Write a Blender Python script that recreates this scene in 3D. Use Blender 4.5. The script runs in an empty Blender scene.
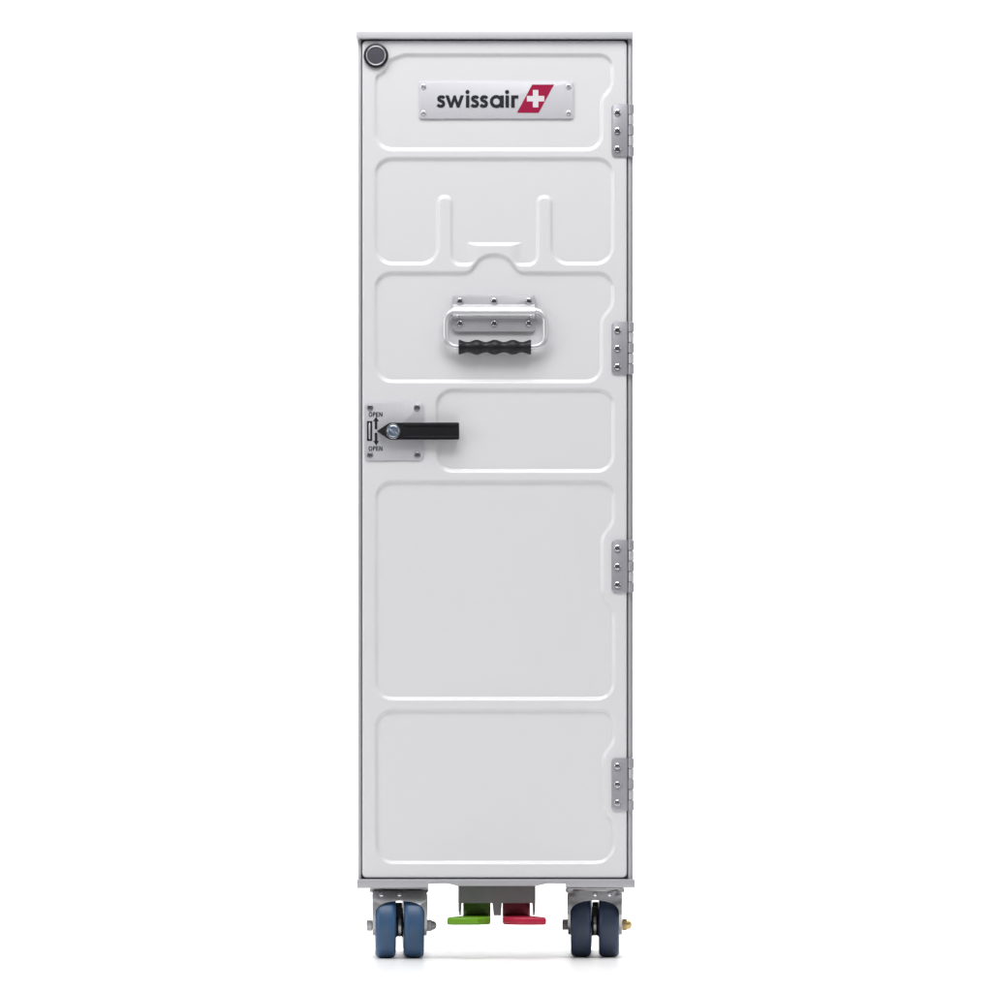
import bpy, bmesh, math
import numpy as np
from mathutils import Vector, Matrix

# ------------------------------------------------------------------ scene, camera, light
sc = bpy.context.scene
COL = sc.collection
S = 0.00111            # metres per photo pixel at the door plane
FLOOR_PX = 958.8       # photo row where the floor meets the door plane
CAM_D = 7.0
CAM_Z = 0.19          # low tripod, lens shifted up so that the uprights stay parallel

sc.view_settings.view_transform = 'Standard'
sc.view_settings.look = 'None'
sc.view_settings.exposure = 0.0
sc.view_settings.gamma = 1.0

cam = bpy.data.cameras.new('camera')
cam_o = bpy.data.objects.new('camera', cam); COL.objects.link(cam_o)
cam_o.location = (0, -CAM_D, CAM_Z)
cam_o.rotation_euler = (math.radians(90), 0, 0)
cam.sensor_width = 36
cam.lens = 36 * CAM_D / (992 * S)
cam.clip_start = 0.1; cam.clip_end = 60
cam.shift_y = ((FLOOR_PX - 496) * S - CAM_Z) / (992 * S)
sc.camera = cam_o

world = bpy.data.worlds.new('World'); sc.world = world
world.use_nodes = True
bg = world.node_tree.nodes['Background']
bg.inputs['Color'].default_value = (0.97, 0.97, 1.0, 1)
bg.inputs['Strength'].default_value = 0.11

def lamp(name, loc, aim, sx, sy, power, col=(1, 1, 1)):
    l = bpy.data.lights.new(name, 'AREA'); l.shape = 'RECTANGLE'
    l.size = sx; l.size_y = sy; l.energy = power; l.color = col
    o = bpy.data.objects.new(name, l); COL.objects.link(o)
    o.location = loc
    o.rotation_euler = (Vector(aim) - Vector(loc)).to_track_quat('-Z', 'Y').to_euler()
    return o
lamp('key_softbox', (-0.12, -1.08, 2.42), (0.02, 0, 0.75), 2.3, 0.95, 53)
lamp('side_softbox', (-2.6, -1.3, 1.2), (0, 0, 0.55), 1.2, 1.7, 21)
lamp('side_softbox', (2.6, -1.3, 1.2), (0, 0, 0.55), 1.0, 1.7, 10.5)
lamp('added_floor_light', (0, 1.6, 3.0), (0, 1.5, 0), 3.4, 2.0, 52)  # unseen lamp added overhead to lift the floor to white
lamp('added_backdrop_light', (-1.5, 1.6, 2.9), (-0.8, 3.9, 0.25), 2.4, 0.8, 120)  # unseen pair of lamps, added to burn the backdrop out to white
lamp('added_backdrop_light', (1.5, 1.6, 2.9), (0.8, 3.9, 0.25), 2.4, 0.8, 120)

# ------------------------------------------------------------------ helpers
def X(px): return (px - 496) * S
def Z(py): return (FLOOR_PX - py) * S

def material(name, col, rough=0.4, metal=0.0, spec=0.5, var=0.04, vscale=60.0, bump=0.0, bscale=400.0, stretch=None, coat=0.0):
    m = bpy.data.materials.new(name); m.use_nodes = True
    nt = m.node_tree; b = nt.nodes['Principled BSDF']
    b.inputs['Metallic'].default_value = metal
    b.inputs['Specular IOR Level'].default_value = spec
    b.inputs['Coat Weight'].default_value = coat; b.inputs['Coat Roughness'].default_value = 0.11
    tc = nt.nodes.new('ShaderNodeTexCoord'); src = tc.outputs['Object']
    mp = nt.nodes.new('ShaderNodeMapping'); nt.links.new(src, mp.inputs['Vector'])
    if stretch: mp.inputs['Scale'].default_value = stretch
    n = nt.nodes.new('ShaderNodeTexNoise'); n.inputs['Scale'].default_value = vscale
    n.inputs['Detail'].default_value = 5
    nt.links.new(mp.outputs['Vector'], n.inputs['Vector'])
    r = nt.nodes.new('ShaderNodeValToRGB')
    r.color_ramp.elements[0].position = 0.1; r.color_ramp.elements[1].position = 0.9
    r.color_ramp.elements[0].color = tuple(c * (1 - var) for c in col) + (1,)
    r.color_ramp.elements[1].color = tuple(min(1, c * (1 + var)) for c in col) + (1,)
    nt.links.new(n.outputs['Fac'], r.inputs['Fac'])
    nt.links.new(r.outputs['Color'], b.inputs['Base Color'])
    mr = nt.nodes.new('ShaderNodeMapRange')
    mr.inputs['To Min'].default_value = max(0.02, rough - 0.05); mr.inputs['To Max'].default_value = rough + 0.05
    nt.links.new(n.outputs['Fac'], mr.inputs['Value']); nt.links.new(mr.outputs['Result'], b.inputs['Roughness'])
    if bump > 0:
        n2 = nt.nodes.new('ShaderNodeTexNoise'); n2.inputs['Scale'].default_value = bscale
        n2.inputs['Detail'].default_value = 2
        nt.links.new(mp.outputs['Vector'], n2.inputs['Vector'])
        bp = nt.nodes.new('ShaderNodeBump'); bp.inputs['Strength'].default_value = bump
        bp.inputs['Distance'].default_value = 0.0004
        nt.links.new(n2.outputs['Fac'], bp.inputs['Height']); nt.links.new(bp.outputs['Normal'], b.inputs['Normal'])
    return m

M = {
    'white': material('white_enamel', (0.752, 0.748, 0.766), 0.3, var=0.004, vscale=5, bump=0.04, bscale=300, coat=1.0),
    'seam': material('white_seamless', (0.93, 0.93, 0.93), 0.3, var=0.004, vscale=3),
    'bounce_cut': material('bounce_cut_dark', (0.05, 0.05, 0.052), 0.6, var=0.2, vscale=8),
    'alu': material('brushed_aluminium', (0.66, 0.66, 0.69), 0.38, 0.75, var=0.05, vscale=40, stretch=(1, 1, 30), bump=0.08, bscale=300),
    'cap': material('anodised_cap', (0.65, 0.65, 0.68), 0.45, 0.25, var=0.015, vscale=25, stretch=(30, 1, 1)),
    'rail': material('anodised_rail', (0.47, 0.47, 0.492), 0.45, 0.25, var=0.025, vscale=25, stretch=(30, 1, 1)),
    'hingesteel': material('hinge_steel', (0.42, 0.42, 0.455), 0.42, 0.4, var=0.03, vscale=60, stretch=(1, 1, 12)),
    'steel': material('stainless_plate', (0.54, 0.54, 0.57), 0.42, 0.3, var=0.03, vscale=60, stretch=(1, 1, 12), bump=0.06),
    'latchsteel': material('latch_steel', (0.585, 0.585, 0.62), 0.42, 0.2, var=0.03, vscale=40, stretch=(12, 1, 1)),
    'satin': material('satin_plate', (0.65, 0.65, 0.69), 0.45, 0.1, var=0.02, vscale=40, stretch=(12, 1, 1)),
    'chrome': material('polished_steel', (0.80, 0.80, 0.82), 0.16, 1.0, var=0.03),
    'bar': material('polished_bar', (0.70, 0.70, 0.72), 0.36, 0.5, var=0.03),
    'rivet': material('nickel_rivet', (0.72, 0.72, 0.75), 0.3, 0.7, var=0.03),
    'darkscrew': material('dark_screw', (0.30, 0.30, 0.32), 0.3, 0.8, var=0.1, vscale=300),
    'boltsteel': material('bolt_steel', (0.42, 0.42, 0.43), 0.4, 0.7, var=0.1, vscale=200),
    'screw': material('screw_steel', (0.55, 0.55, 0.57), 0.22, 1.0, var=0.06, vscale=400),
    'blue_screw': material('zinc_screw', (0.42, 0.50, 0.62), 0.3, 0.9, var=0.05, vscale=300),
    'zinc': material('zinc_casting', (0.50, 0.50, 0.51), 0.3, 0.9, var=0.12, vscale=90, bump=0.9, bscale=70),
    'darksteel': material('dark_bracket', (0.19, 0.19, 0.195), 0.5, 0.1, var=0.1, vscale=60),
    'brass': material('yellow_passivated', (0.62, 0.45, 0.2), 0.3, 0.9, var=0.15, vscale=200),
    'black': material('black_plastic', (0.009, 0.009, 0.012), 0.45, spec=0.35, var=0.2, vscale=120, bump=0.1, bscale=900),
    'seal': material('grey_seal', (0.17, 0.17, 0.185), 0.6, var=0.1),
    'rubber': material('black_rubber', (0.014, 0.014, 0.018), 0.4, var=0.2, vscale=100),
    'ink': material('black_print', (0.014, 0.014, 0.022), 0.45, var=0.05),
    'slate': material('grey_lock_cap', (0.075, 0.073, 0.092), 0.45, 0.1, var=0.08, vscale=200),
    'red': material('red_print', (0.34, 0.005, 0.05), 0.4, var=0.03),
    'printwhite': material('white_print', (0.72, 0.70, 0.73), 0.4, var=0.01),
    'green': material('green_pedal_plastic', (0.15, 0.36, 0.012), 0.35, var=0.05, vscale=80, bump=0.08, bscale=500),
    'redped': material('red_pedal_plastic', (0.46, 0.012, 0.048), 0.35, var=0.05, vscale=80, bump=0.08, bscale=500),
    'hub': material('wheel_hub_plastic', (0.03, 0.03, 0.034), 0.45, var=0.2),
}

def tyre_material(name, col, wear):
    m = material(name, col, 0.42, var=0.12, vscale=55, bump=0.12, bscale=260)
    nt = m.node_tree; b = nt.nodes['Principled BSDF']
    ramp = b.inputs['Base Color'].links[0].from_socket
    # grey road wear where the tread touches the ground: a band round the middle of the tread
    tc = nt.nodes.new('ShaderNodeTexCoord'); sep = nt.nodes.new('ShaderNodeSeparateXYZ')
    nt.links.new(tc.outputs['Object'], sep.inputs[0])
    ab = nt.nodes.new('ShaderNodeMath'); ab.operation = 'ABSOLUTE'; nt.links.new(sep.outputs['X'], ab.inputs[0])
    n = nt.nodes.new('ShaderNodeTexNoise'); n.inputs['Scale'].default_value = 120
    nt.links.new(tc.outputs['Object'], n.inputs['Vector'])
    mul = nt.nodes.new('ShaderNodeMath'); mul.operation = 'MULTIPLY_ADD'
    mul.inputs[1].default_value = 0.006; nt.links.new(n.outputs['Fac'], mul.inputs[0]); nt.links.new(ab.outputs[0], mul.inputs[2])
    mr = nt.nodes.new('ShaderNodeMapRange'); mr.inputs['From Min'].default_value = 0.0045; mr.inputs['From Max'].default_value = 0.0085
    mr.inputs['To Min'].default_value = 0.3; mr.inputs['To Max'].default_value = 0.0
    nt.links.new(mul.outputs[0], mr.inputs['Value'])
    mx = nt.nodes.new('ShaderNodeMix'); mx.data_type = 'RGBA'
    nt.links.new(mr.outputs['Result'], mx.inputs['Factor'])
    nt.links.new(ramp, mx.inputs['A']); mx.inputs['B'].default_value = wear + (1,)
    nt.links.new(mx.outputs['Result'], b.inputs['Base Color'])
    return m
M['tyre'] = tyre_material('blue_tyre', (0.032, 0.090, 0.192), (0.06, 0.09, 0.13))
M['tyre_dark'] = tyre_material('worn_navy_tyre', (0.036, 0.060, 0.115), (0.055, 0.056, 0.062))

def link(name, bm, mats, parent=None, smooth=35, origin=None):
    if origin is not None:
        bmesh.ops.translate(bm, verts=bm.verts, vec=-Vector(origin))
    bmesh.ops.recalc_face_normals(bm, faces=bm.faces)
    me = bpy.data.meshes.new(name); bm.to_mesh(me); bm.free()
    for m in (mats if isinstance(mats, (list, tuple)) else [mats]): me.materials.append(m)
    if smooth:
        for p in me.polygons: p.use_smooth = True
        me.set_sharp_from_angle(angle=math.radians(smooth))
    o = bpy.data.objects.new(name, me); COL.objects.link(o)
    if parent: o.parent = parent
    if origin is not None: o.location = origin
    return o

def fillet(pts, n=6):
    """pts: (x, y, r) corners -> rounded closed outline"""
    out = []; N = len(pts)
    for i in range(N):
        p = np.array(pts[i][:2], float); r = pts[i][2] if len(pts[i]) > 2 else 0
        a = np.array(pts[i - 1][:2], float); b = np.array(pts[(i + 1) % N][:2], float)
        if r <= 0: out.append(tuple(p)); continue
        u = (a - p); lu = np.linalg.norm(u); u /= lu
        v = (b - p); lv = np.linalg.norm(v); v /= lv
        ang = math.acos(max(-1, min(1, float(u @ v))))
        if abs(math.pi - ang) < 1e-3: out.append(tuple(p)); continue
        t = min(r / math.tan(ang / 2), lu * 0.499, lv * 0.499)
        r2 = t * math.tan(ang / 2)
        bis = (u + v) / np.linalg.norm(u + v)
        c = p + bis * (r2 / math.sin(ang / 2))
        s = p + u * t - c; e = p + v * t - c
        a0 = math.atan2(s[1], s[0]); a1 = math.atan2(e[1], e[0])
        d = (a1 - a0 + math.pi) % (2 * math.pi) - math.pi
        for k in range(n + 1):
            t_ = a0 + d * k / n
            out.append((c[0] + r2 * math.cos(t_), c[1] + r2 * math.sin(t_)))
    return out

def rrect(x0, y0, x1, y1, r, n=6):
    return fillet([(x0, y0, r), (x1, y0, r), (x1, y1, r), (x0, y1, r)], n)

def add_prism(bm, poly, y0, y1, bevel=0.0, seg=2, mat=0):
    """poly in photo pixels, extruded from depth y0 (front) to y1 (back)"""
    f = [bm.verts.new((X(p[0]), y0, Z(p[1]))) for p in poly]
    k = [bm.verts.new((X(p[0]), y1, Z(p[1]))) for p in poly]
    N = len(poly)
    ff = bm.faces.new(f); faces = [ff, bm.faces.new(k[::-1])]
    for i in range(N):
        faces.append(bm.faces.new((f[i], k[i], k[(i + 1) % N], f[(i + 1) % N])))
    for q in faces: q.material_index = mat
    if bevel:
        r = bmesh.ops.bevel(bm, geom=list(ff.edges), offset=bevel, segments=seg, affect='EDGES', profile=0.5, clamp_overlap=True)
        for q in r['faces']: q.material_index = mat
    return bm

def add_box(bm, x0, x1, y0, y1, z0, z1, bevel=0.0, seg=2, mat=0):
    r = bmesh.ops.create_cube(bm, size=1.0)
    vs = r['verts']
    for v in vs:
        v.co = Vector(((x0 + x1) / 2 + v.co.x * (x1 - x0), (y0 + y1) / 2 + v.co.y * (y1 - y0), (z0 + z1) / 2 + v.co.z * (z1 - z0)))
    es = {e for v in vs for e in v.link_edges}; fs = {f for v in vs for f in v.link_faces}
    for f in fs: f.material_index = mat
    if bevel:
        q = bmesh.ops.bevel(bm, geom=list(es), offset=bevel, segments=seg, affect='EDGES', profile=0.5, clamp_overlap=True)
        for f in q['faces']: f.material_index = mat
    return bm

def add_lathe(bm, prof, axis, c, seg=32, mat=0, closed=False):
    """prof: (radius, height along axis)"""
    rings = []
    for r, h in prof:
        ring = []
        for k in range(seg):
            a = 2 * math.pi * k / seg
            u, v = r * math.cos(a), r * math.sin(a)
            if axis == 'x': p = (h, u, v)
            elif axis == 'y': p = (u, h, v)
            else: p = (u, v, h)
            ring.append(bm.verts.new((c[0] + p[0], c[1] + p[1], c[2] + p[2])))
        rings.append(ring)
    pairs = list(zip(rings, rings[1:]))
    if closed: pairs.append((rings[-1], rings[0]))
    for A, B in pairs:
        for k in range(seg):
            f = bm.faces.new((A[k], A[(k + 1) % seg], B[(k + 1) % seg], B[k])); f.material_index = mat
    if not closed:
        for ring in (rings[0], rings[-1]):
            f = bm.faces.new(ring); f.material_index = mat
    return bm

def add_tube(bm, path, r, seg=14, closed=False, mat=0):
    P = [Vector(p) for p in path]; N = len(P); rings = []
    up = Vector((0, 1, 0.0))
    for i in range(N):
        a = P[i - 1] if (closed or i > 0) else P[i]
        b = P[(i + 1) % N] if (closed or i < N - 1) else P[i]
        t = (b - a).normalized()
        n1 = up - t * up.dot(t); n1.normalize(); n2 = t.cross(n1)
        rr = r[i] if isinstance(r, (list, tuple)) else r
        rings.append([bm.verts.new(P[i] + n1 * rr * math.cos(2 * math.pi * k / seg) + n2 * rr * math.sin(2 * math.pi * k / seg)) for k in range(seg)])
    for i in range(N if closed else N - 1):
        A = rings[i]; B = rings[(i + 1) % N]
        for k in range(seg):
            f = bm.faces.new((A[k], A[(k + 1) % seg], B[(k + 1) % seg], B[k])); f.material_index = mat
    if not closed:
        bm.faces.new(rings[0]); bm.faces.new(rings[-1])
    return bm

def add_ribbon(bm, pts, w, y0, y1, mat=0):
    """a flat pen stroke of width w along pts (photo pixels), raised from y1 to y0"""
    P = [np.array(p, float) for p in pts]; L = []; R = []
    for i in range(len(P)):
        a = P[max(0, i - 1)]; b = P[min(len(P) - 1, i + 1)]
        t = (b - a) / np.linalg.norm(b - a); n = np.array((-t[1], t[0])) * w / 2
        L.append(P[i] + n); R.append(P[i] - n)
    return add_prism(bm, [tuple(p) for p in L + R[::-1]], y0, y1, mat=mat)

def catmull(pts, n=6):
    P = [np.array(p, float) for p in pts]; P = [2 * P[0] - P[1]] + P + [2 * P[-1] - P[-2]]
    out = []
    for i in range(1, len(P) - 2):
        for k in range(n):
            t = k / n
            out.append(0.5 * (2 * P[i] + (P[i + 1] - P[i - 1]) * t + (2 * P[i - 1] - 5 * P[i] + 4 * P[i + 1] - P[i + 2]) * t * t + (3 * P[i] - P[i - 1] - 3 * P[i + 1] + P[i + 2]) * t ** 3))
    out.append(P[-2])
    return [tuple(p) for p in out]

def ring_strip(bm, c, r_out, r_in, y0, y1, seg=40, mat=0):
    prof = [(r_in * S, y1), (r_in * S, y0), (r_out * S, y0), (r_out * S, y1)]
    return add_lathe(bm, prof, 'y', (X(c[0]), 0, Z(c[1])), seg, mat, closed=True)

def screw(px, py, y, parent, r=3.1, turn=0.4, h=2.0, mat='screw', cross=True):
    """domed screw head with a cross recess; y is the surface it sits on"""
    bm = bmesh.new(); seg = 32; nr = 9; rings = []
    for i in range(nr + 1):
        t = i / nr; ring = []
        for k in range(seg):
            a = 2 * math.pi * k / seg
            rr = t * r * S if i else 0.02 * r * S
            u, v = rr * math.cos(a), rr * math.sin(a)
            hh = h * S * math.sqrt(max(0, 1 - (t * 0.985) ** 2)) if t < 1 else 0
            hh = hh * 0.75 + (0.25 * h * S if t < 0.98 else 0)
            ca, sa = math.cos(turn), math.sin(turn)
            lu, lv = u * ca + v * sa, -u * sa + v * ca
            if t < 0.66 and cross and min(abs(lu), abs(lv)) < 0.17 * r * S: hh -= 0.62 * h * S
            if t < 0.9 and not cross and abs(lv) < 0.13 * r * S: hh -= 0.5 * h * S
            ring.append(bm.verts.new((X(px) + u, y - hh, Z(py) + v)))
        rings.append(ring)
    bm.faces.new(rings[0])
    for A, B in zip(rings, rings[1:]):
        for k in range(seg): bm.faces.new((A[k], A[(k + 1) % seg], B[(k + 1) % seg], B[k]))
    back = [bm.verts.new((v.co.x, y + 0.0006, v.co.z)) for v in rings[-1]]
    for k in range(seg): bm.faces.new((rings[-1][k], rings[-1][(k + 1) % seg], back[(k + 1) % seg], back[k]))
    bm.faces.new(back)
    return link('screw', bm, M[mat], parent, 40, (X(px), y, Z(py)))

# ------------------------------------------------------------------ the setting: white seamless floor and backdrop
def sheet(name, rows, x0, x1, mat):
    bm = bmesh.new(); prev = None
    for row in rows:
        y, z = row[:2]; k = row[2] if len(row) > 2 else 1.0
        cur = [bm.verts.new((x0 * k, y, z)), bm.verts.new((x1 * k, y, z))]
        if prev: bm.faces.new((prev[0], prev[1], cur[1], cur[0]))
        prev = cur
    o = link(name, bm, mat, None, 60); o['kind'] = 'structure'
    return o
sheet('floor', [(-1.25, 0, 0.17), (0.1, 0, 0.17), (1.4, 0), (3.2, 0)], -4.2, 4.2, M['seam'])          # white sweep, front narrowed to cut light bounced onto the door
sheet('bounce_cut_floor', [(-9.0, -0.004), (7.0, -0.004)], -6, 6, M['bounce_cut'])  # unseen floor added beyond the sweep, dark so less light bounces up
sheet('backdrop', [(3.2, 0)] + [(3.2 + 1.4 * math.sin(a), 1.4 - 1.4 * math.cos(a)) for a in [math.radians(9 * k) for k in range(1, 11)]] + [(4.6, 4.5)], -4.2, 4.2, M['seam'])

# ------------------------------------------------------------------ the trolley
T = bpy.data.objects.new('service_trolley', None); COL.objects.link(T)
T['label'] = 'tall white airline service trolley with black latch lever, folding handle and blue twin wheels'
T['category'] = 'trolley'
T.location = (0, 0, 0); T.empty_display_size = 0.2

DEPTH = 0.405
# body shell: side walls, back, ceiling and bottom sheet
bm = bmesh.new()
yb = DEPTH
add_box(bm, X(358.2), X(361.0), 0.002, yb, Z(879.2), Z(39.2), 0.0006)
add_box(bm, X(628.3), X(631.2), 0.001, 0.04, Z(879.2), Z(39.2), 0.0004)
add_box(bm, X(631.22), X(632.9), 0.004, yb, Z(879.2), Z(39.2), 0.0008)
add_box(bm, X(361.02), X(628.38), yb - 0.006, yb - 0.001, Z(880.5), Z(39.2))
add_box(bm, X(361.02), X(628.38), 0.03, yb - 0.0065, Z(879.1), Z(876))
body = link('body', bm, M['rail'], T)
# door seal inside the gap
bm = bmesh.new()
add_box(bm, X(361.05), X(363.5), 0.010, 0.022, Z(878.9), Z(40))
add_box(bm, X(625), X(628.35), 0.008, 0.022, Z(878.9), Z(40))
add_box(bm, X(363.55), X(624.95), 0.010, 0.022, Z(43), Z(40.02))
add_box(bm, X(363.55), X(624.95), 0.010, 0.022, Z(878.9), Z(876))
link('door_seal', bm, M['seal'], T)
# top
bm = bmesh.new()
add_prism(bm, [(356.2, 31.5), (633.2, 31.5), (633.2, 37.6), (632.5, 39.0), (357.2, 39.0), (356.2, 38.0)], -0.006, yb + 0.004, 0.0009)
link('top_panel', bm, M['cap'], T)
# base frame: rail with deeper corners and a deeper middle
bm = bmesh.new()
add_prism(bm, [(357, 879.2), (634.6, 879.2), (634.8, 887.6), (566, 887.2), (566, 883.2), (548, 882.8), (536, 886), (457.5, 886),
               (446, 882.8), (428, 883.2), (428, 887.8), (357, 888.2)], -0.005, 0.03, 0.0008)
add_box(bm, X(357.2), X(363), 0.0305, yb, Z(888), Z(881))
add_box(bm, X(629), X(634.6), 0.0305, yb, Z(887.4), Z(881))
add_box(bm, X(363.1), X(628.9), yb - 0.03, yb, Z(886), Z(881))
link('base_frame', bm, M['rail'], T)

# ---- door: one pressed sheet with six sunk panels
def flip(pts): return pts
PANELS = [
    [(404, 54.9, 12), (390, 60, 9), (384, 72, 8), (375.6, 77, 8), (375.6, 149.2, 17), (601.6, 149.2, 15), (601.6, 99, 17), (612.2, 86, 17), (612.2, 54.9, 13)],
    [(375.6, 158.6, 16), (375.6, 263.4, 17), (437.9, 263.4, 17), (437.9, 196.5, 6.6), (451.4, 196.5, 6.6), (451.4, 244.0, 0),
     (537.6, 244.0, 0), (537.6, 196.5, 6.6), (551.3, 196.5, 6.6),
     (551.3, 263.4, 17), (612.6, 263.4, 17), (612.6, 158.6, 16)],
    [(375.6, 273.0, 16), (375.6, 381.2, 17), (601.4, 381.2, 15), (601.4, 319, 17), (612.6, 306, 17), (612.6, 273.0, 15),
     (518.5, 273.0, 11), (506, 255.0, 19), (482.5, 255.0, 19), (469.5, 273.0, 11)],
    [(436.8, 389.8, 16), (436.8, 470.8, 16), (613.0, 470.8, 16), (613.0, 389.8, 15)],
    [(376.0, 481.8, 17), (376.0, 698.6, 16), (613.6, 698.6, 16), (613.6, 609, 17), (602.2, 597, 17), (602.2, 537, 17), (613.4, 522, 17), (613.4, 481.8, 14)],
    [(376.0, 710.0, 17), (376.8, 862.4, 16), (614.4, 862.4, 20), (614.4, 825, 17), (603.2, 812, 17), (603.2, 756, 17), (614.0, 742, 17), (614.0, 710.0, 14)],
]
def poly_sdf(gx, gy, poly):
    P = np.array(poly); Q = np.roll(P, -1, 0)
    d = np.full(gx.shape, 1e9); inside = np.zeros(gx.shape, bool)
    for (ax, ay), (bx, by) in zip(P, Q):
        ex, ey = bx - ax, by - ay; L = ex * ex + ey * ey
        if L < 1e-9: continue
        t = np.clip(((gx - ax) * ex + (gy - ay) * ey) / L, 0, 1)
        d = np.minimum(d, (gx - ax - t * ex) ** 2 + (gy - ay - t * ey) ** 2)
        c = ((ay > gy) != (by > gy))
        if abs(ey) > 1e-9:
            inside ^= c & (gx < ex * (gy - ay) / ey + ax)
    d = np.sqrt(d)
    return np.where(inside, -d, d)

def build_door():
    x0, x1, y0, y1, rc = 362.0, 627.0, 40.6, 877.8, 5.0
    step = 0.62
    nx = int((x1 - x0) / step) + 1; ny = int((y1 - y0) / step) + 1
    gx, gy = np.meshgrid(np.linspace(x0, x1, nx), np.linspace(y0, y1, ny))
    H = np.zeros(gx.shape)
    half, depth = 2.1, 0.0029
    for poly in PANELS:
        o = np.array(fillet(poly, 8))
        m = (gx > o[:, 0].min() - 4) & (gx < o[:, 0].max() + 4) & (gy > o[:, 1].min() - 4) & (gy < o[:, 1].max() + 4)
        sd = poly_sdf(gx[m], gy[m], o)
        t = np.clip((half - sd) / (2 * half), 0, 1)
        H[m] = np.maximum(H[m], depth * t * t * (3 - 2 * t))
    # two U-shaped pouches below the middle panel; their inner ends run out in a soft ramp
    for poly, xa, xb in (([(451.4, 225, 0), (451.4, 264.6, 9.8), (478.0, 264.6, 12), (478.0, 225, 0)], 465.0, 478.0),
                         ([(510.0, 225, 0), (510.0, 264.6, 12), (537.6, 264.6, 9.8), (537.6, 225, 0)], 523.0, 510.0)):
        m = (gx > 448) & (gx < 541) & (gy > 229) & (gy < 269)
        sd = poly_sdf(gx[m], gy[m], np.array(fillet(poly, 8)))
        t = np.clip((half - sd) / (2 * half), 0, 1)
        q = np.clip((gx[m] - xb) / (xa - xb), 0, 1)
        H[m] = np.maximum(H[m], depth * t * t * (3 - 2 * t) * q * q * (3 - 2 * q))
    # slight oil-canning of the pressed sheet
    H += 0.00012 * np.sin(gx / 41.0 + 0.6) * np.sin(gy / 57.0 + 1.1) + 0.00008 * np.sin(gx / 23.0 + gy / 87.0)
    # rounded corners: pull corner vertices onto the arc
    for cx, cy, sx, sy in ((x0 + rc, y0 + rc, -1, -1), (x1 - rc, y0 + rc, 1, -1), (x0 + rc, y1 - rc, -1, 1), (x1 - rc, y1 - rc, 1, 1)):
        q = ((gx - cx) * sx > 0) & ((gy - cy) * sy > 0)
        dx, dy = gx - cx, gy - cy
        mx = np.maximum(np.abs(dx), np.abs(dy)); r = np.hypot(dx, dy) + 1e-12
        k = np.where(q, mx / r, 1.0)     # square -> disc
        gx = np.where(q, cx + dx * k, gx); gy = np.where(q, cy + dy * k, gy)
    # rolled edge
    e = np.minimum(np.minimum(gx - x0, x1 - gx), np.minimum(gy - y0, y1 - gy))
    for cx, cy, sx, sy in ((x0 + rc, y0 + rc, -1, -1), (x1 - rc, y0 + rc, 1, -1), (x0 + rc, y1 - rc, -1, 1), (x1 - rc, y1 - rc, 1, 1)):
        q = ((gx - cx) * sx > 0) & ((gy - cy) * sy > 0)
        e = np.where(q, rc - np.hypot(gx - cx, gy - cy), e)
    er = 2.2
    e = np.clip(e, 0, er)
    H += S * (er - np.sqrt(np.maximum(0, er * er - (er - e) ** 2)))
    co = np.stack([(gx - 496) * S, H, (FLOOR_PX - gy) * S], -1).reshape(-1, 3)
    idx = np.arange(nx * ny).reshape(ny, nx)
    quads = np.stack([idx[:-1, :-1], idx[1:, :-1], idx[1:, 1:], idx[:-1, 1:]], -1).reshape(-1, 4)
    loop = np.concatenate([idx[0, :], idx[1:, -1], idx[-1, -2::-1], idx[-2:0:-1, 0]])
    n0 = len(co); back = co[loop].copy(); back[:, 1] = 0.024
    co = np.vstack([co, back]); bi = np.arange(n0, n0 + len(loop))
    sk = np.stack([loop, np.roll(loop, -1), np.roll(bi, -1), bi], -1)
    allq = np.vstack([quads, sk])
    nl = allq.size + len(bi)
    me = bpy.data.meshes.new('door')
    me.vertices.add(len(co)); me.vertices.foreach_set('co', co.astype(np.float32).ravel())
    me.loops.add(nl); me.loops.foreach_set('vertex_index', np.concatenate([allq.ravel(), bi[::-1]]).astype(np.int32))
    me.polygons.add(len(allq) + 1)
    me.polygons.foreach_set('loop_start', np.concatenate([np.arange(len(allq)) * 4, [allq.size]]).astype(np.int32))
    me.update(calc_edges=True); me.validate()
    for a in ('use_smooth',):
        me.polygons.foreach_set(a, np.ones(len(me.polygons), bool))
    me.materials.append(M['white'])
    o = bpy.data.objects.new('door', me); COL.objects.link(o); o.parent = T
    return o
door = build_door()
REC = 0.0029   # depth of the sunk panels

# ---- round corner lock
bm = bmesh.new()
c = (376.0, 55.8)
add_lathe(bm, [(12.4 * S, 0.001), (12.4 * S, -0.002), (11.9 * S, -0.0034), (10.6 * S, -0.0038), (9.9 * S, -0.0030), (9.9 * S, 0.001)], 'y', (X(c[0]), 0, Z(c[1])), 56, closed=True)
lock = link('corner_lock', bm, M['rubber'], T)
bm = bmesh.new(); add_lathe(bm, [((9.3 + 0.65 * math.cos(q)) * S, -0.0028 - 0.0009 * math.sin(q)) for q in np.linspace(0, 2 * math.pi, 10, endpoint=False)], 'y', (X(c[0]), 0, Z(c[1])), 56, closed=True); link('lock_ring', bm, M['rivet'], lock, 80)
bm = bmesh.new(); add_lathe(bm, [(8.65 * S, 0.0004), (8.65 * S, -0.0022), (8.2 * S, -0.0028), (0.3 * S, -0.0031)], 'y', (X(c[0]), 0, Z(c[1])), 48); link('lock_cap', bm, M['slate'], lock)

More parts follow.
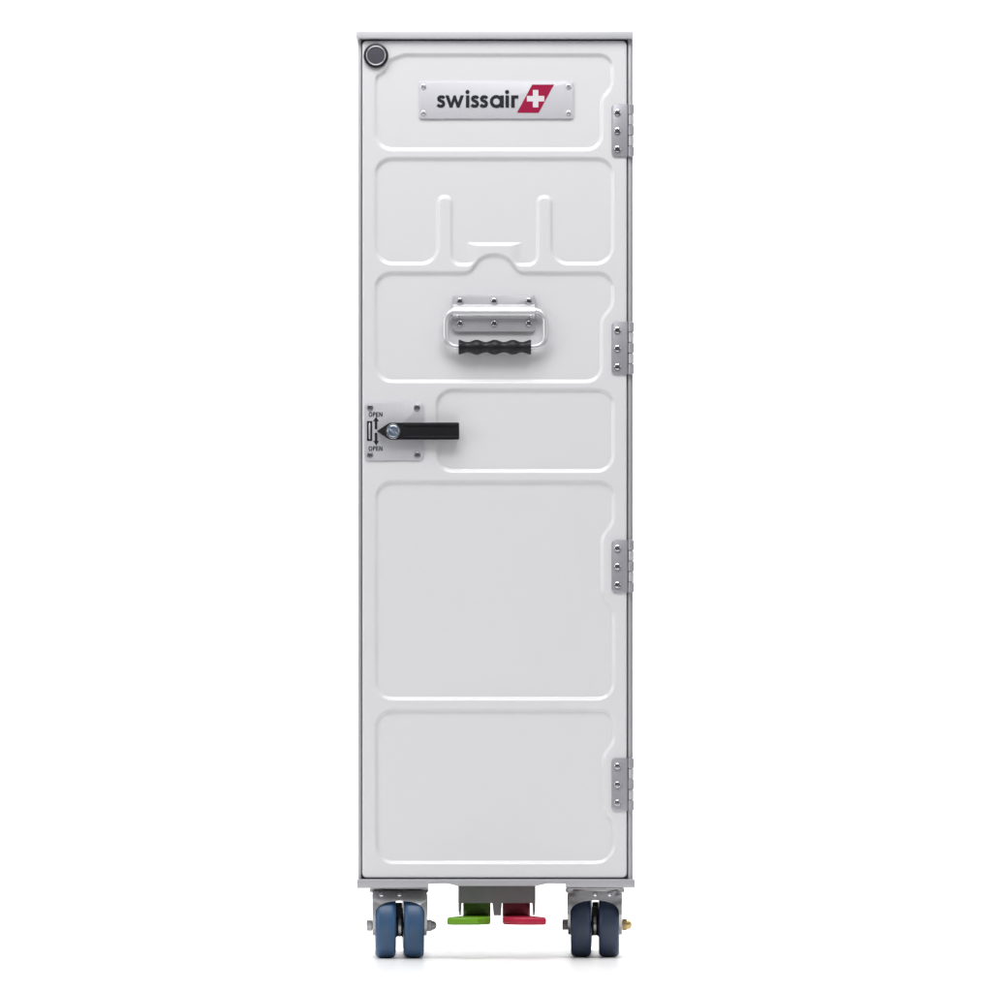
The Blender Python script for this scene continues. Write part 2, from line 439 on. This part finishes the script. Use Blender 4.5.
# ---- name plate with lettering and emblem
NPF = REC - 0.0020
bm = bmesh.new(); add_prism(bm, rrect(419.2, 81.2, 573.2, 118.4, 2.0), NPF, REC - 0.0002, 0.0004)
plate = link('name_plate', bm, M['satin'], T)
for sx_, sy_, tn in ((423.4, 86.4, 0.3), (568.6, 86.4, 1.0), (423.4, 112.9, 0.7), (568.6, 112.9, 0.2)):
    screw(sx_, sy_, NPF, plate, 2.7, tn, 1.5, 'rivet')
bm = bmesh.new()
BL, XH, W = 107.6, 12.3, 3.4
lay = [NPF - 0.00030]
def nxt():
    lay[0] -= 0.000012
    return lay[0]
def glyph_s(x, w):
    k = w / 8.6
    pts = [(7.3, 9.3), (6.3, 10.5), (4.5, 10.85), (2.75, 10.4), (1.95, 9.0), (2.65, 7.5), (4.4, 6.6), (6.15, 5.6), (6.85, 3.9), (6.0, 2.0), (4.1, 1.45), (2.2, 1.8), (0.95, 3.1)]
    add_ribbon(bm, catmull([(x + a * k, BL - b) for a, b in pts], 4), W * 0.93, nxt(), NPF)
def stem(x, top=XH): add_prism(bm, [(x, BL - top), (x + W + 0.1, BL - top), (x + W + 0.1, BL), (x, BL)], nxt(), NPF)
def disc(cx, cy, r): add_prism(bm, [(cx + r * math.cos(a), cy + r * math.sin(a)) for a in np.linspace(0, 2 * math.pi, 24, endpoint=False)], nxt(), NPF)
glyph_s(436.7, 8.7)
wx = 445.3; ww = 18.6
def wl(t, b): return wx + t * ww, BL - b * XH
add_prism(bm, [wl(0, 1), wl(.185, 1), wl(.315, .42), wl(.44, 1), wl(.56, 1), wl(.685, .42), wl(.815, 1), wl(1, 1), wl(.765, 0), wl(.62, 0), wl(.5, .54), wl(.38, 0), wl(.235, 0)], nxt(), NPF)
stem(465.9); disc(467.5, 91.9, 2.05)
glyph_s(470.6, 8.6); glyph_s(479.6, 8.6)
ring_strip(bm, (496.4, BL - XH / 2), 6.55, 3.35, nxt(), NPF)
stem(500.3)
stem(505.5); disc(507.1, 91.9, 2.05)
stem(511.2)
add_ribbon(bm, catmull([(512.8, BL - 7.0), (513.6, BL - 9.6), (515.4, BL - 10.75), (518.4, BL - 10.6)], 5), W * 0.93, nxt(), NPF)
link('lettering', bm, M['ink'], plate, 0)
bm = bmesh.new(); add_prism(bm, [(532.2, 84.5), (554.0, 84.5), (538.6, 112.7), (517.0, 112.7)], NPF - 0.0003, NPF)
link('emblem', bm, M['red'], plate, 0)
bm = bmesh.new(); cx, cy, a, t = 535.6, 98.6, 8.7, 2.75
add_prism(bm, [(cx - t, cy - a), (cx + t, cy - a), (cx + t, cy - t), (cx + a, cy - t), (cx + a, cy + t), (cx + t, cy + t), (cx + t, cy + a), (cx - t, cy + a), (cx - t, cy + t), (cx - a, cy + t), (cx - a, cy - t), (cx - t, cy - t)], NPF - 0.00042, NPF - 0.0001)
link('emblem_cross', bm, M['printwhite'], plate, 0)

# ---- folding carry handle
HPF = REC - 0.0032
bm = bmesh.new(); add_prism(bm, rrect(452.4, 294.4, 535.4, 331.6, 4.0), HPF, REC - 0.0002, 0.0005)
hp = link('handle_plate', bm, M['steel'], T)
for sx_ in (459.8, 494.0, 528.8):
    for sy_ in (301.0, 323.4): screw(sx_, sy_, HPF, hp, 3.4, sx_ * 0.37 + sy_, 2.1)
# pressed ridge that holds the bar
bm = bmesh.new()
prof = [(304.2, 0), (304.9, 1.6), (306.4, 3.8), (308.4, 5.5), (310.6, 6.7), (312.8, 7.3), (314.8, 7.0), (316.6, 5.4), (318.1, 2.6), (318.8, 0)]
ends = []
for xx in (452.9, 535.0):
    ends.append([bm.verts.new((X(xx), HPF + 0.0004 - h * S, Z(y))) for y, h in prof])
for i in range(len(prof) - 1): bm.faces.new((ends[0][i], ends[0][i + 1], ends[1][i + 1], ends[1][i]))
bm.faces.new(ends[0]); bm.faces.new(ends[1])
link('bar_clamp', bm, M['bar'], hp, 50)
for px_ in (457.6, 530.6):
    bm = bmesh.new(); add_lathe(bm, [(1.9 * S, 0.0), (1.9 * S, -0.0055), (1.2 * S, -0.0066), (0.2 * S, -0.0069)], 'y', (X(px_), HPF, Z(316.6)), 16)
    link('clamp_pin', bm, M['screw'], hp, 40)
path = fillet([(445.8, 311.2, 11), (545.4, 311.2, 11), (545.4, 347.4, 11), (445.8, 347.4, 11)], 8)
def bail_y(py): return HPF - 0.0034 - 0.0025 * (py - 311.2) / 36.0
bm = bmesh.new(); add_tube(bm, [(X(a), bail_y(b), Z(b)) for a, b in path], 3.1 * S, 20, True)
bail = link('handle_bar', bm, M['bar'], T, 60)
bm = bmesh.new(); n = 64; gp = []
for i in range(n + 1):
    t = i / n; w = 6.35 + 1.15 * math.cos(t * 4 * 2 * math.pi)
    gp.append((w * S, X(458.6 + t * (531.0 - 458.6))))
gp = [(3.3 * S, gp[0][1])] + gp + [(3.3 * S, gp[-1][1])]
add_lathe(bm, gp, 'x', (0, bail_y(347.4), Z(347.6)), 28)
link('handle_grip', bm, M['black'], bail, 50)

# ---- latch: plate, printed arrows, slot, lever
LPF = -0.0016
bm = bmesh.new(); add_prism(bm, rrect(364.8, 402.0, 423.4, 460.2, 4.2), LPF, 0.0006, 0.0004)
lp = link('latch_plate', bm, M['latchsteel'], T)
for sx_, sy_ in ((370.0, 407.7), (417.0, 407.7), (370.0, 455.2), (417.4, 455.0)):
    screw(sx_, sy_, LPF, lp, 3.2, sx_ * 0.7 + sy_, 1.4, 'darkscrew')
PF = LPF - 0.00022
def open_word(y):
    bm = bmesh.new(); x = 369.0; h = 4.5; w = 0.82
    def o(pts, k=0): add_ribbon(bm, [(x + a, y + (1 - b) * h) for a, b in pts], w, PF - 0.00001 * k, LPF)
    circ = [(1.5 + 1.45 * math.cos(q), 0.5 + 0.45 * math.sin(q)) for q in np.linspace(0, 2 * math.pi * 0.999, 22)]
    o(circ)
    x += 3.9; o([(0.4, 0), (0.4, 1)]); o(catmull([(0.4, 0.93), (1.6, 0.93), (2.3, 0.72), (1.6, 0.5), (0.4, 0.48)], 4), 2)
    x += 3.1; o([(0.4, 0), (0.4, 1)]); o([(0.4, 0.92), (2.5, 0.92)], 2); o([(0.4, 0.5), (2.3, 0.5)], 3); o([(0.4, 0.08), (2.5, 0.08)], 4)
    x += 3.2; o([(0.4, 0), (0.4, 1)]); o([(0.5, 0.95), (2.8, 0.05)], 2); o([(2.9, 0), (2.9, 1)], 3)
    link('lettering', bm, M['ink'], lp, 0)
open_word(412.3); open_word(446.4)
bm = bmesh.new(); add_prism(bm, [(376.0, 416.8), (378.9, 421.4), (377.3, 421.4), (377.3, 429.4), (374.8, 429.4), (374.8, 421.4), (373.1, 421.4)], PF, LPF); link('arrow', bm, M['ink'], lp, 0)
bm = bmesh.new(); add_prism(bm, [(376.2, 445.6), (373.3, 441.0), (374.9, 441.0), (374.6, 433.4), (376.4, 432.4), (377.4, 433.8), (377.4, 441.0), (379.0, 441.0)], PF, LPF); link('arrow', bm, M['ink'], lp, 0)
bm = bmesh.new()
add_prism(bm, [(367.0, 421.2), (372.2, 421.2), (372.2, 441.0), (367.0, 441.0)], LPF - 0.0003, LPF)
add_lathe(bm, [(0.1 * S, 0), (0.85 * S, 0.001), (0.85 * S, 0.0175), (0.1 * S, 0.0185)], 'z', (X(369.6), LPF - 0.0005, Z(431.1) - 0.00925), 14, mat=1)
link('slot', bm, [M['ink'], M['bar']], lp, 40)
LVF = LPF - 0.0085
bm = bmesh.new()
out = fillet([(376.8, 431.6, 0.6), (389.6, 423.2, 7), (459.2, 423.0, 1.2), (459.2, 439.8, 1.2), (389.6, 439.9, 7)], 5)
add_prism(bm, out, LVF, LPF - 0.0008, 0.0011, 3)
# raised rims along the arm
add_box(bm, X(404), X(458.2), LVF - 0.0013, LVF + 0.0006, Z(426.2), Z(424.4), 0.0006)
add_box(bm, X(404), X(458.2), LVF - 0.0013, LVF + 0.0006, Z(438.4), Z(436.6), 0.0006)
lev = link('latch_lever', bm, M['black'], T)
bm = bmesh.new(); add_lathe(bm, [(7.5 * S, 0.0005), (7.5 * S, -0.0012), (7.1 * S, -0.0019), (6.0 * S, -0.0019), (5.9 * S, -0.0016)], 'y', (X(393.4), LVF, Z(431.8)), 40)
link('washer', bm, M['chrome'], lev, 30)
screw(393.4, 431.8, LVF - 0.0016, lev, 6.2, -0.75, 1.0, 'blue_screw', False)

# ---- hinges
for y0 in (104.2, 321.8, 540.0, 758.0):
    h = 52.6
    bm = bmesh.new()
    HF = -0.0015
    add_prism(bm, fillet([(611.6, y0, 4), (627.4, y0, 0.5), (627.4, y0 + h, 0.5), (611.6, y0 + h, 4)], 5), HF, 0.0004, 0.0003)
    hg = link('hinge', bm, M['hingesteel'], T)
    for k, dy in enumerate((8.4, 26.8, 45.0)): screw(617.4, y0 + dy, HF, hg, 3.5, k * 1.3 + y0, 2.0)
    kn = h / 5
    for k in range(5):
        bm = bmesh.new()
        r = 2.9 * S if k % 2 == 0 else 2.6 * S
        zc = Z(y0 + (k + 1) * kn) + 0.0002; L = kn * S - 0.0004
        add_lathe(bm, [(r * 0.8, 0), (r, 0.0004), (r, L - 0.0004), (r * 0.8, L)], 'z', (X(630.9), -0.0006, zc), 18)
        link('knuckle', bm, M['hingesteel'] if k % 2 == 0 else M['steel'], hg, 40)

# ---- casters
R_W = 0.0364
def caster(px, y_swivel, trail, yaw, tyre, brass=False, label=None, low=False):
    """twin-wheel swivel caster; trail < 0 brings the wheels towards the viewer"""
    base = Vector((X(px), y_swivel, 0))
    top = Z(887.8)
    # mounting plate and ball race
    bm = bmesh.new()
    add_box(bm, -0.032, 0.032, -0.03, 0.03, top - 0.0020, top - 0.0002, 0.0005)
    for sx_ in (-1, 1):
        for sy_ in (-1, 1): add_lathe(bm, [(0.0042, 0), (0.0042, -0.003), (0.0034, -0.0038), (0.0005, -0.004)], 'z', (sx_ * 0.0285, sy_ * 0.026, top - 0.0018), 12)
    add_lathe(bm, [(0.0265, top - 0.0019), (0.027, top - 0.0030), (0.026, top - 0.0042)], 'z', (0, 0, 0), 40)
    for v in bm.verts: v.co += base
    ca = link('caster', bm, M['zinc'], T, 40, (base.x, base.y, top))
    if label: ca['label'] = label
    rot = Matrix.Rotation(yaw, 4, 'Z')
    ax = Vector((0, trail, R_W))
    def put(name, bm, mats, smooth=40, origin=None):
        bm.transform(Matrix.Translation(base) @ rot)
        o = link(name, bm, mats, None, smooth, origin)
        o.parent = ca; o.matrix_parent_inverse = Matrix.Translation(-Vector((base.x, base.y, top)))
        return o
    # fork: a bent sheet with a hooded front, an arched mouth and two side cheeks
    w = 0.0305
    zt = top - 0.0030
    zin = R_W + 0.0280
    yF, yB = min(trail - 0.0300, -0.020), max(trail + 0.019, 0.022)
    lean = (0.0175 if trail < 0 else 0.004) / (zt - zin)
    zl = zin - 0.016
    wi = w - 0.0032
    inner = [(wi * math.cos(math.pi * k / 14), zl + (zin - zl) * math.sin(math.pi * k / 14) ** 0.75) for k in range(15)]
    side = [(w, zl + (zt - 0.005 - zl) * k / 4) for k in range(5)] + [(w - 0.0018, zt - 0.0015)]
    outer = side + [(w - 0.006, zt), (0, zt), (-w + 0.006, zt)] + [(-a, b) for a, b in side[::-1]]
    def fy(b): return yF + (b - zin) * (lean if b > zin else (0.0 if trail < 0 else 0.0))
    bm = bmesh.new()
    def ring(pts, dy): return [bm.verts.new((a, fy(b) + dy, b)) for a, b in pts]
    mid = [(0.88 * a + 0.12 * c, 0.88 * b + 0.12 * d) for (a, b), (c, d) in zip(outer, inner)]
    loops = [ring(inner, 0.0026), ring(inner, 0.0004), ring([(a * 0.97 + c * 0.03, b * 0.97 + d * 0.03) for (a, b), (c, d) in zip(inner, outer)], 0), ring(mid, 0), ring(outer, 0.0012), ring(outer, 0.0026)]
    for A, B in zip(loops, loops[1:] + loops[:1]):
        for k in range(14): bm.faces.new((A[k], A[k + 1], B[k + 1], B[k]))
    for k in (0, 14): bm.faces.new([L[k] for L in loops])
    cheek = fillet([(fy(zl) + 0.0028, zl + 0.0006, 0), (fy(zin) + 0.0028, zin, 0), (fy(zt) + 0.0030, zt - 0.0004, 0), (yB, zt - 0.0004, 0.004), (yB, R_W + 0.004, 0.006),
                    (trail + 0.009, R_W - 0.011, 0.006), (trail - 0.014, R_W - 0.011, 0.004), (max(fy(zl) + 0.0045, trail - 0.0270), R_W - 0.003, 0.004)], 4)
    for sg in (-1, 1):
        A = [bm.verts.new((sg * (w - 0.0003), b, c)) for b, c in cheek]; B = [bm.verts.new((sg * (w - 0.0034), b, c)) for b, c in cheek]
        bm.faces.new(A); bm.faces.new(B[::-1])
        for i in range(len(cheek)): bm.faces.new((A[i], B[i], B[(i + 1) % len(cheek)], A[(i + 1) % len(cheek)]))
    add_box(bm, -w + 0.0036, w - 0.0036, fy(zt) + 0.0030, yB - 0.001, zt - 0.0026, zt - 0.0005)
    put('fork', bm, M['zinc'])
    zr = zin + 0.0062
    for dx in ((-0.0205, -0.0005) if trail < 0 else (0.0005, 0.0165)):
        bm = bmesh.new(); add_lathe(bm, [(0.0028, 0.002), (0.0028, -0.0003), (0.0020, -0.0015), (0.0004, -0.0019)], 'y', (dx, fy(zr), zr), 16)
        put('rivet', bm, M['chrome'])
    # wheels
    hw = 10.4 * S
    for s in (-1, 1):
        cx = s * 14.1 * S
        bm = bmesh.new()
        tp = [(R_W - 0.0105, -hw * 0.86), (R_W - 0.006, -hw * 0.98), (R_W - 0.0035, -hw * 0.96), (R_W - 0.0012, -hw * 0.80), (R_W - 0.0003, -hw * 0.55), (R_W, -hw * 0.25), (R_W, hw * 0.25),
              (R_W - 0.0003, hw * 0.55), (R_W - 0.0012, hw * 0.80), (R_W - 0.0035, hw * 0.96), (R_W - 0.006, hw * 0.98), (R_W - 0.0105, hw * 0.86)]
        add_lathe(bm, tp, 'x', (cx, ax.y, ax.z), 72, 0)
        hp_ = [(0.006, -hw * 0.95), (0.011, -hw * 0.95), (0.013, -hw * 0.80), (R_W - 0.011, -hw * 0.9), (R_W - 0.0104, -hw * 0.8)]
        for sg in (-1, 1):
            add_lathe(bm, [(r, h * sg) for r, h in hp_], 'x', (cx, ax.y, ax.z), 40, 1)
        c3 = (Matrix.Translation(base) @ rot) @ Vector((cx, ax.y, ax.z))
        put('wheel', bm, [M[tyre], M['hub']], 40, c3)
    # axle, bolt head, nut
    bm = bmesh.new()
    add_lathe(bm, [(0.004, -0.0304), (0.004, 0.0304)], 'x', (0, ax.y, ax.z), 16)
    add_lathe(bm, [(0.0140, -0.0041), (0.0122, -0.0022), (0.0122, 0.0022), (0.0140, 0.0041)], 'x', (0, ax.y, ax.z), 20)
    add_box(bm, -0.0036, 0.0036, trail - 0.008, trail + 0.008, R_W, zin - 0.008, 0.0008)
    add_lathe(bm, [(0.0125, -0.0014), (0.0125, 0.0014)], 'x', (0, ax.y, ax.z), 24, 1)
    put('axle', bm, [M['hub'], M['zinc']])
    if low: return ca
    bm = bmesh.new(); add_lathe(bm, [(0.0062, -0.0305), (0.0068, -0.0312), (0.0068, -0.0362), (0.0060, -0.0368)], 'x', (0, ax.y, ax.z), 6)
    put('bolt_head', bm, M['boltsteel'], 20)
    bm = bmesh.new()
    add_lathe(bm, [(0.0070, 0.0305), (0.0074, 0.0312), (0.0074, 0.0352), (0.0066, 0.036)], 'x', (0, ax.y, ax.z), 6)
    add_lathe(bm, [(0.0052, 0.036), (0.0048, 0.0385), (0.0034, 0.0405), (0.0006, 0.0415)], 'x', (0, ax.y, ax.z), 16)
    put('nut', bm, M['brass'] if brass else M['boltsteel'], 30)
    return ca
caster(398.4, 0.052, -0.024, math.radians(2.0), 'tyre', label='caster with bright blue wheels')
caster(595.6, 0.052, 0.020, math.radians(-1.5), 'tyre_dark', True, label='caster with worn dark navy wheels')
caster(393.6, DEPTH - 0.05, -0.02, math.radians(2), 'tyre', low=True)
caster(600.2, DEPTH - 0.05, 0.02, math.radians(-2), 'tyre_dark', low=True)

# ---- brake pedals under the middle
bm = bmesh.new()
add_prism(bm, [(458.2, 885.6), (535.6, 885.6), (535.6, 901.8), (534.9, 915.6), (532.9, 915.6), (532.5, 903), (501.6, 903), (501.0, 915.8), (493.6, 915.8), (492.6, 903), (461.4, 903), (461.0, 915.6), (459.2, 915.6), (458.2, 901.8)], 0.012, 0.016, 0.0004)
add_box(bm, X(458.3), X(460.3), 0.0162, 0.075, Z(912), Z(886))
add_box(bm, X(533.5), X(535.5), 0.0162, 0.075, Z(912), Z(886))
add_box(bm, X(460.4), X(533.4), 0.0162, 0.075, Z(888), Z(886))
link('pedal_bracket', bm, M['darksteel'], T)
def pedal(mat, mirror, label):
    f = (lambda x: 496.6 * 2 - x) if mirror else (lambda x: x)
    bm = bmesh.new()
    # upright plate, set back under the bracket
    xs = sorted((f(462.8), f(490.6)))
    add_box(bm, X(xs[0]), X(xs[1]), 0.056, 0.061, Z(922), Z(889), 0.0008)
    # tread: plate running forward and out to the side, with a rolled front lip
    outer = [(447.2, -0.030), (448.4, -0.034), (478.0, -0.034), (490.6, -0.012), (490.6, 0.0559), (462.8, 0.0559), (461.0, 0.012), (447.2, -0.010)]
    zt, zb = Z(916.9), Z(924.4)
    up = [bm.verts.new((X(f(a)), b, zt if b < 0.01 else zt + 0.0008)) for a, b in outer]
    dn = [bm.verts.new((X(f(a)), b, zb)) for a, b in outer]
    n = len(outer)
    t = bm.faces.new(up); b_ = bm.faces.new(dn[::-1])
    for i in range(n): bm.faces.new((up[i], up[(i + 1) % n], dn[(i + 1) % n], dn[i]))
    bmesh.ops.bevel(bm, geom=list(t.edges) + list(b_.edges), offset=0.0026, segments=4, affect='EDGES', profile=0.5, clamp_overlap=True)
    o = link('brake_pedal', bm, M[mat], T, 50); o['label'] = label
    return o
pedal('green', False, 'green pedal')
pedal('redped', True, 'red pedal')
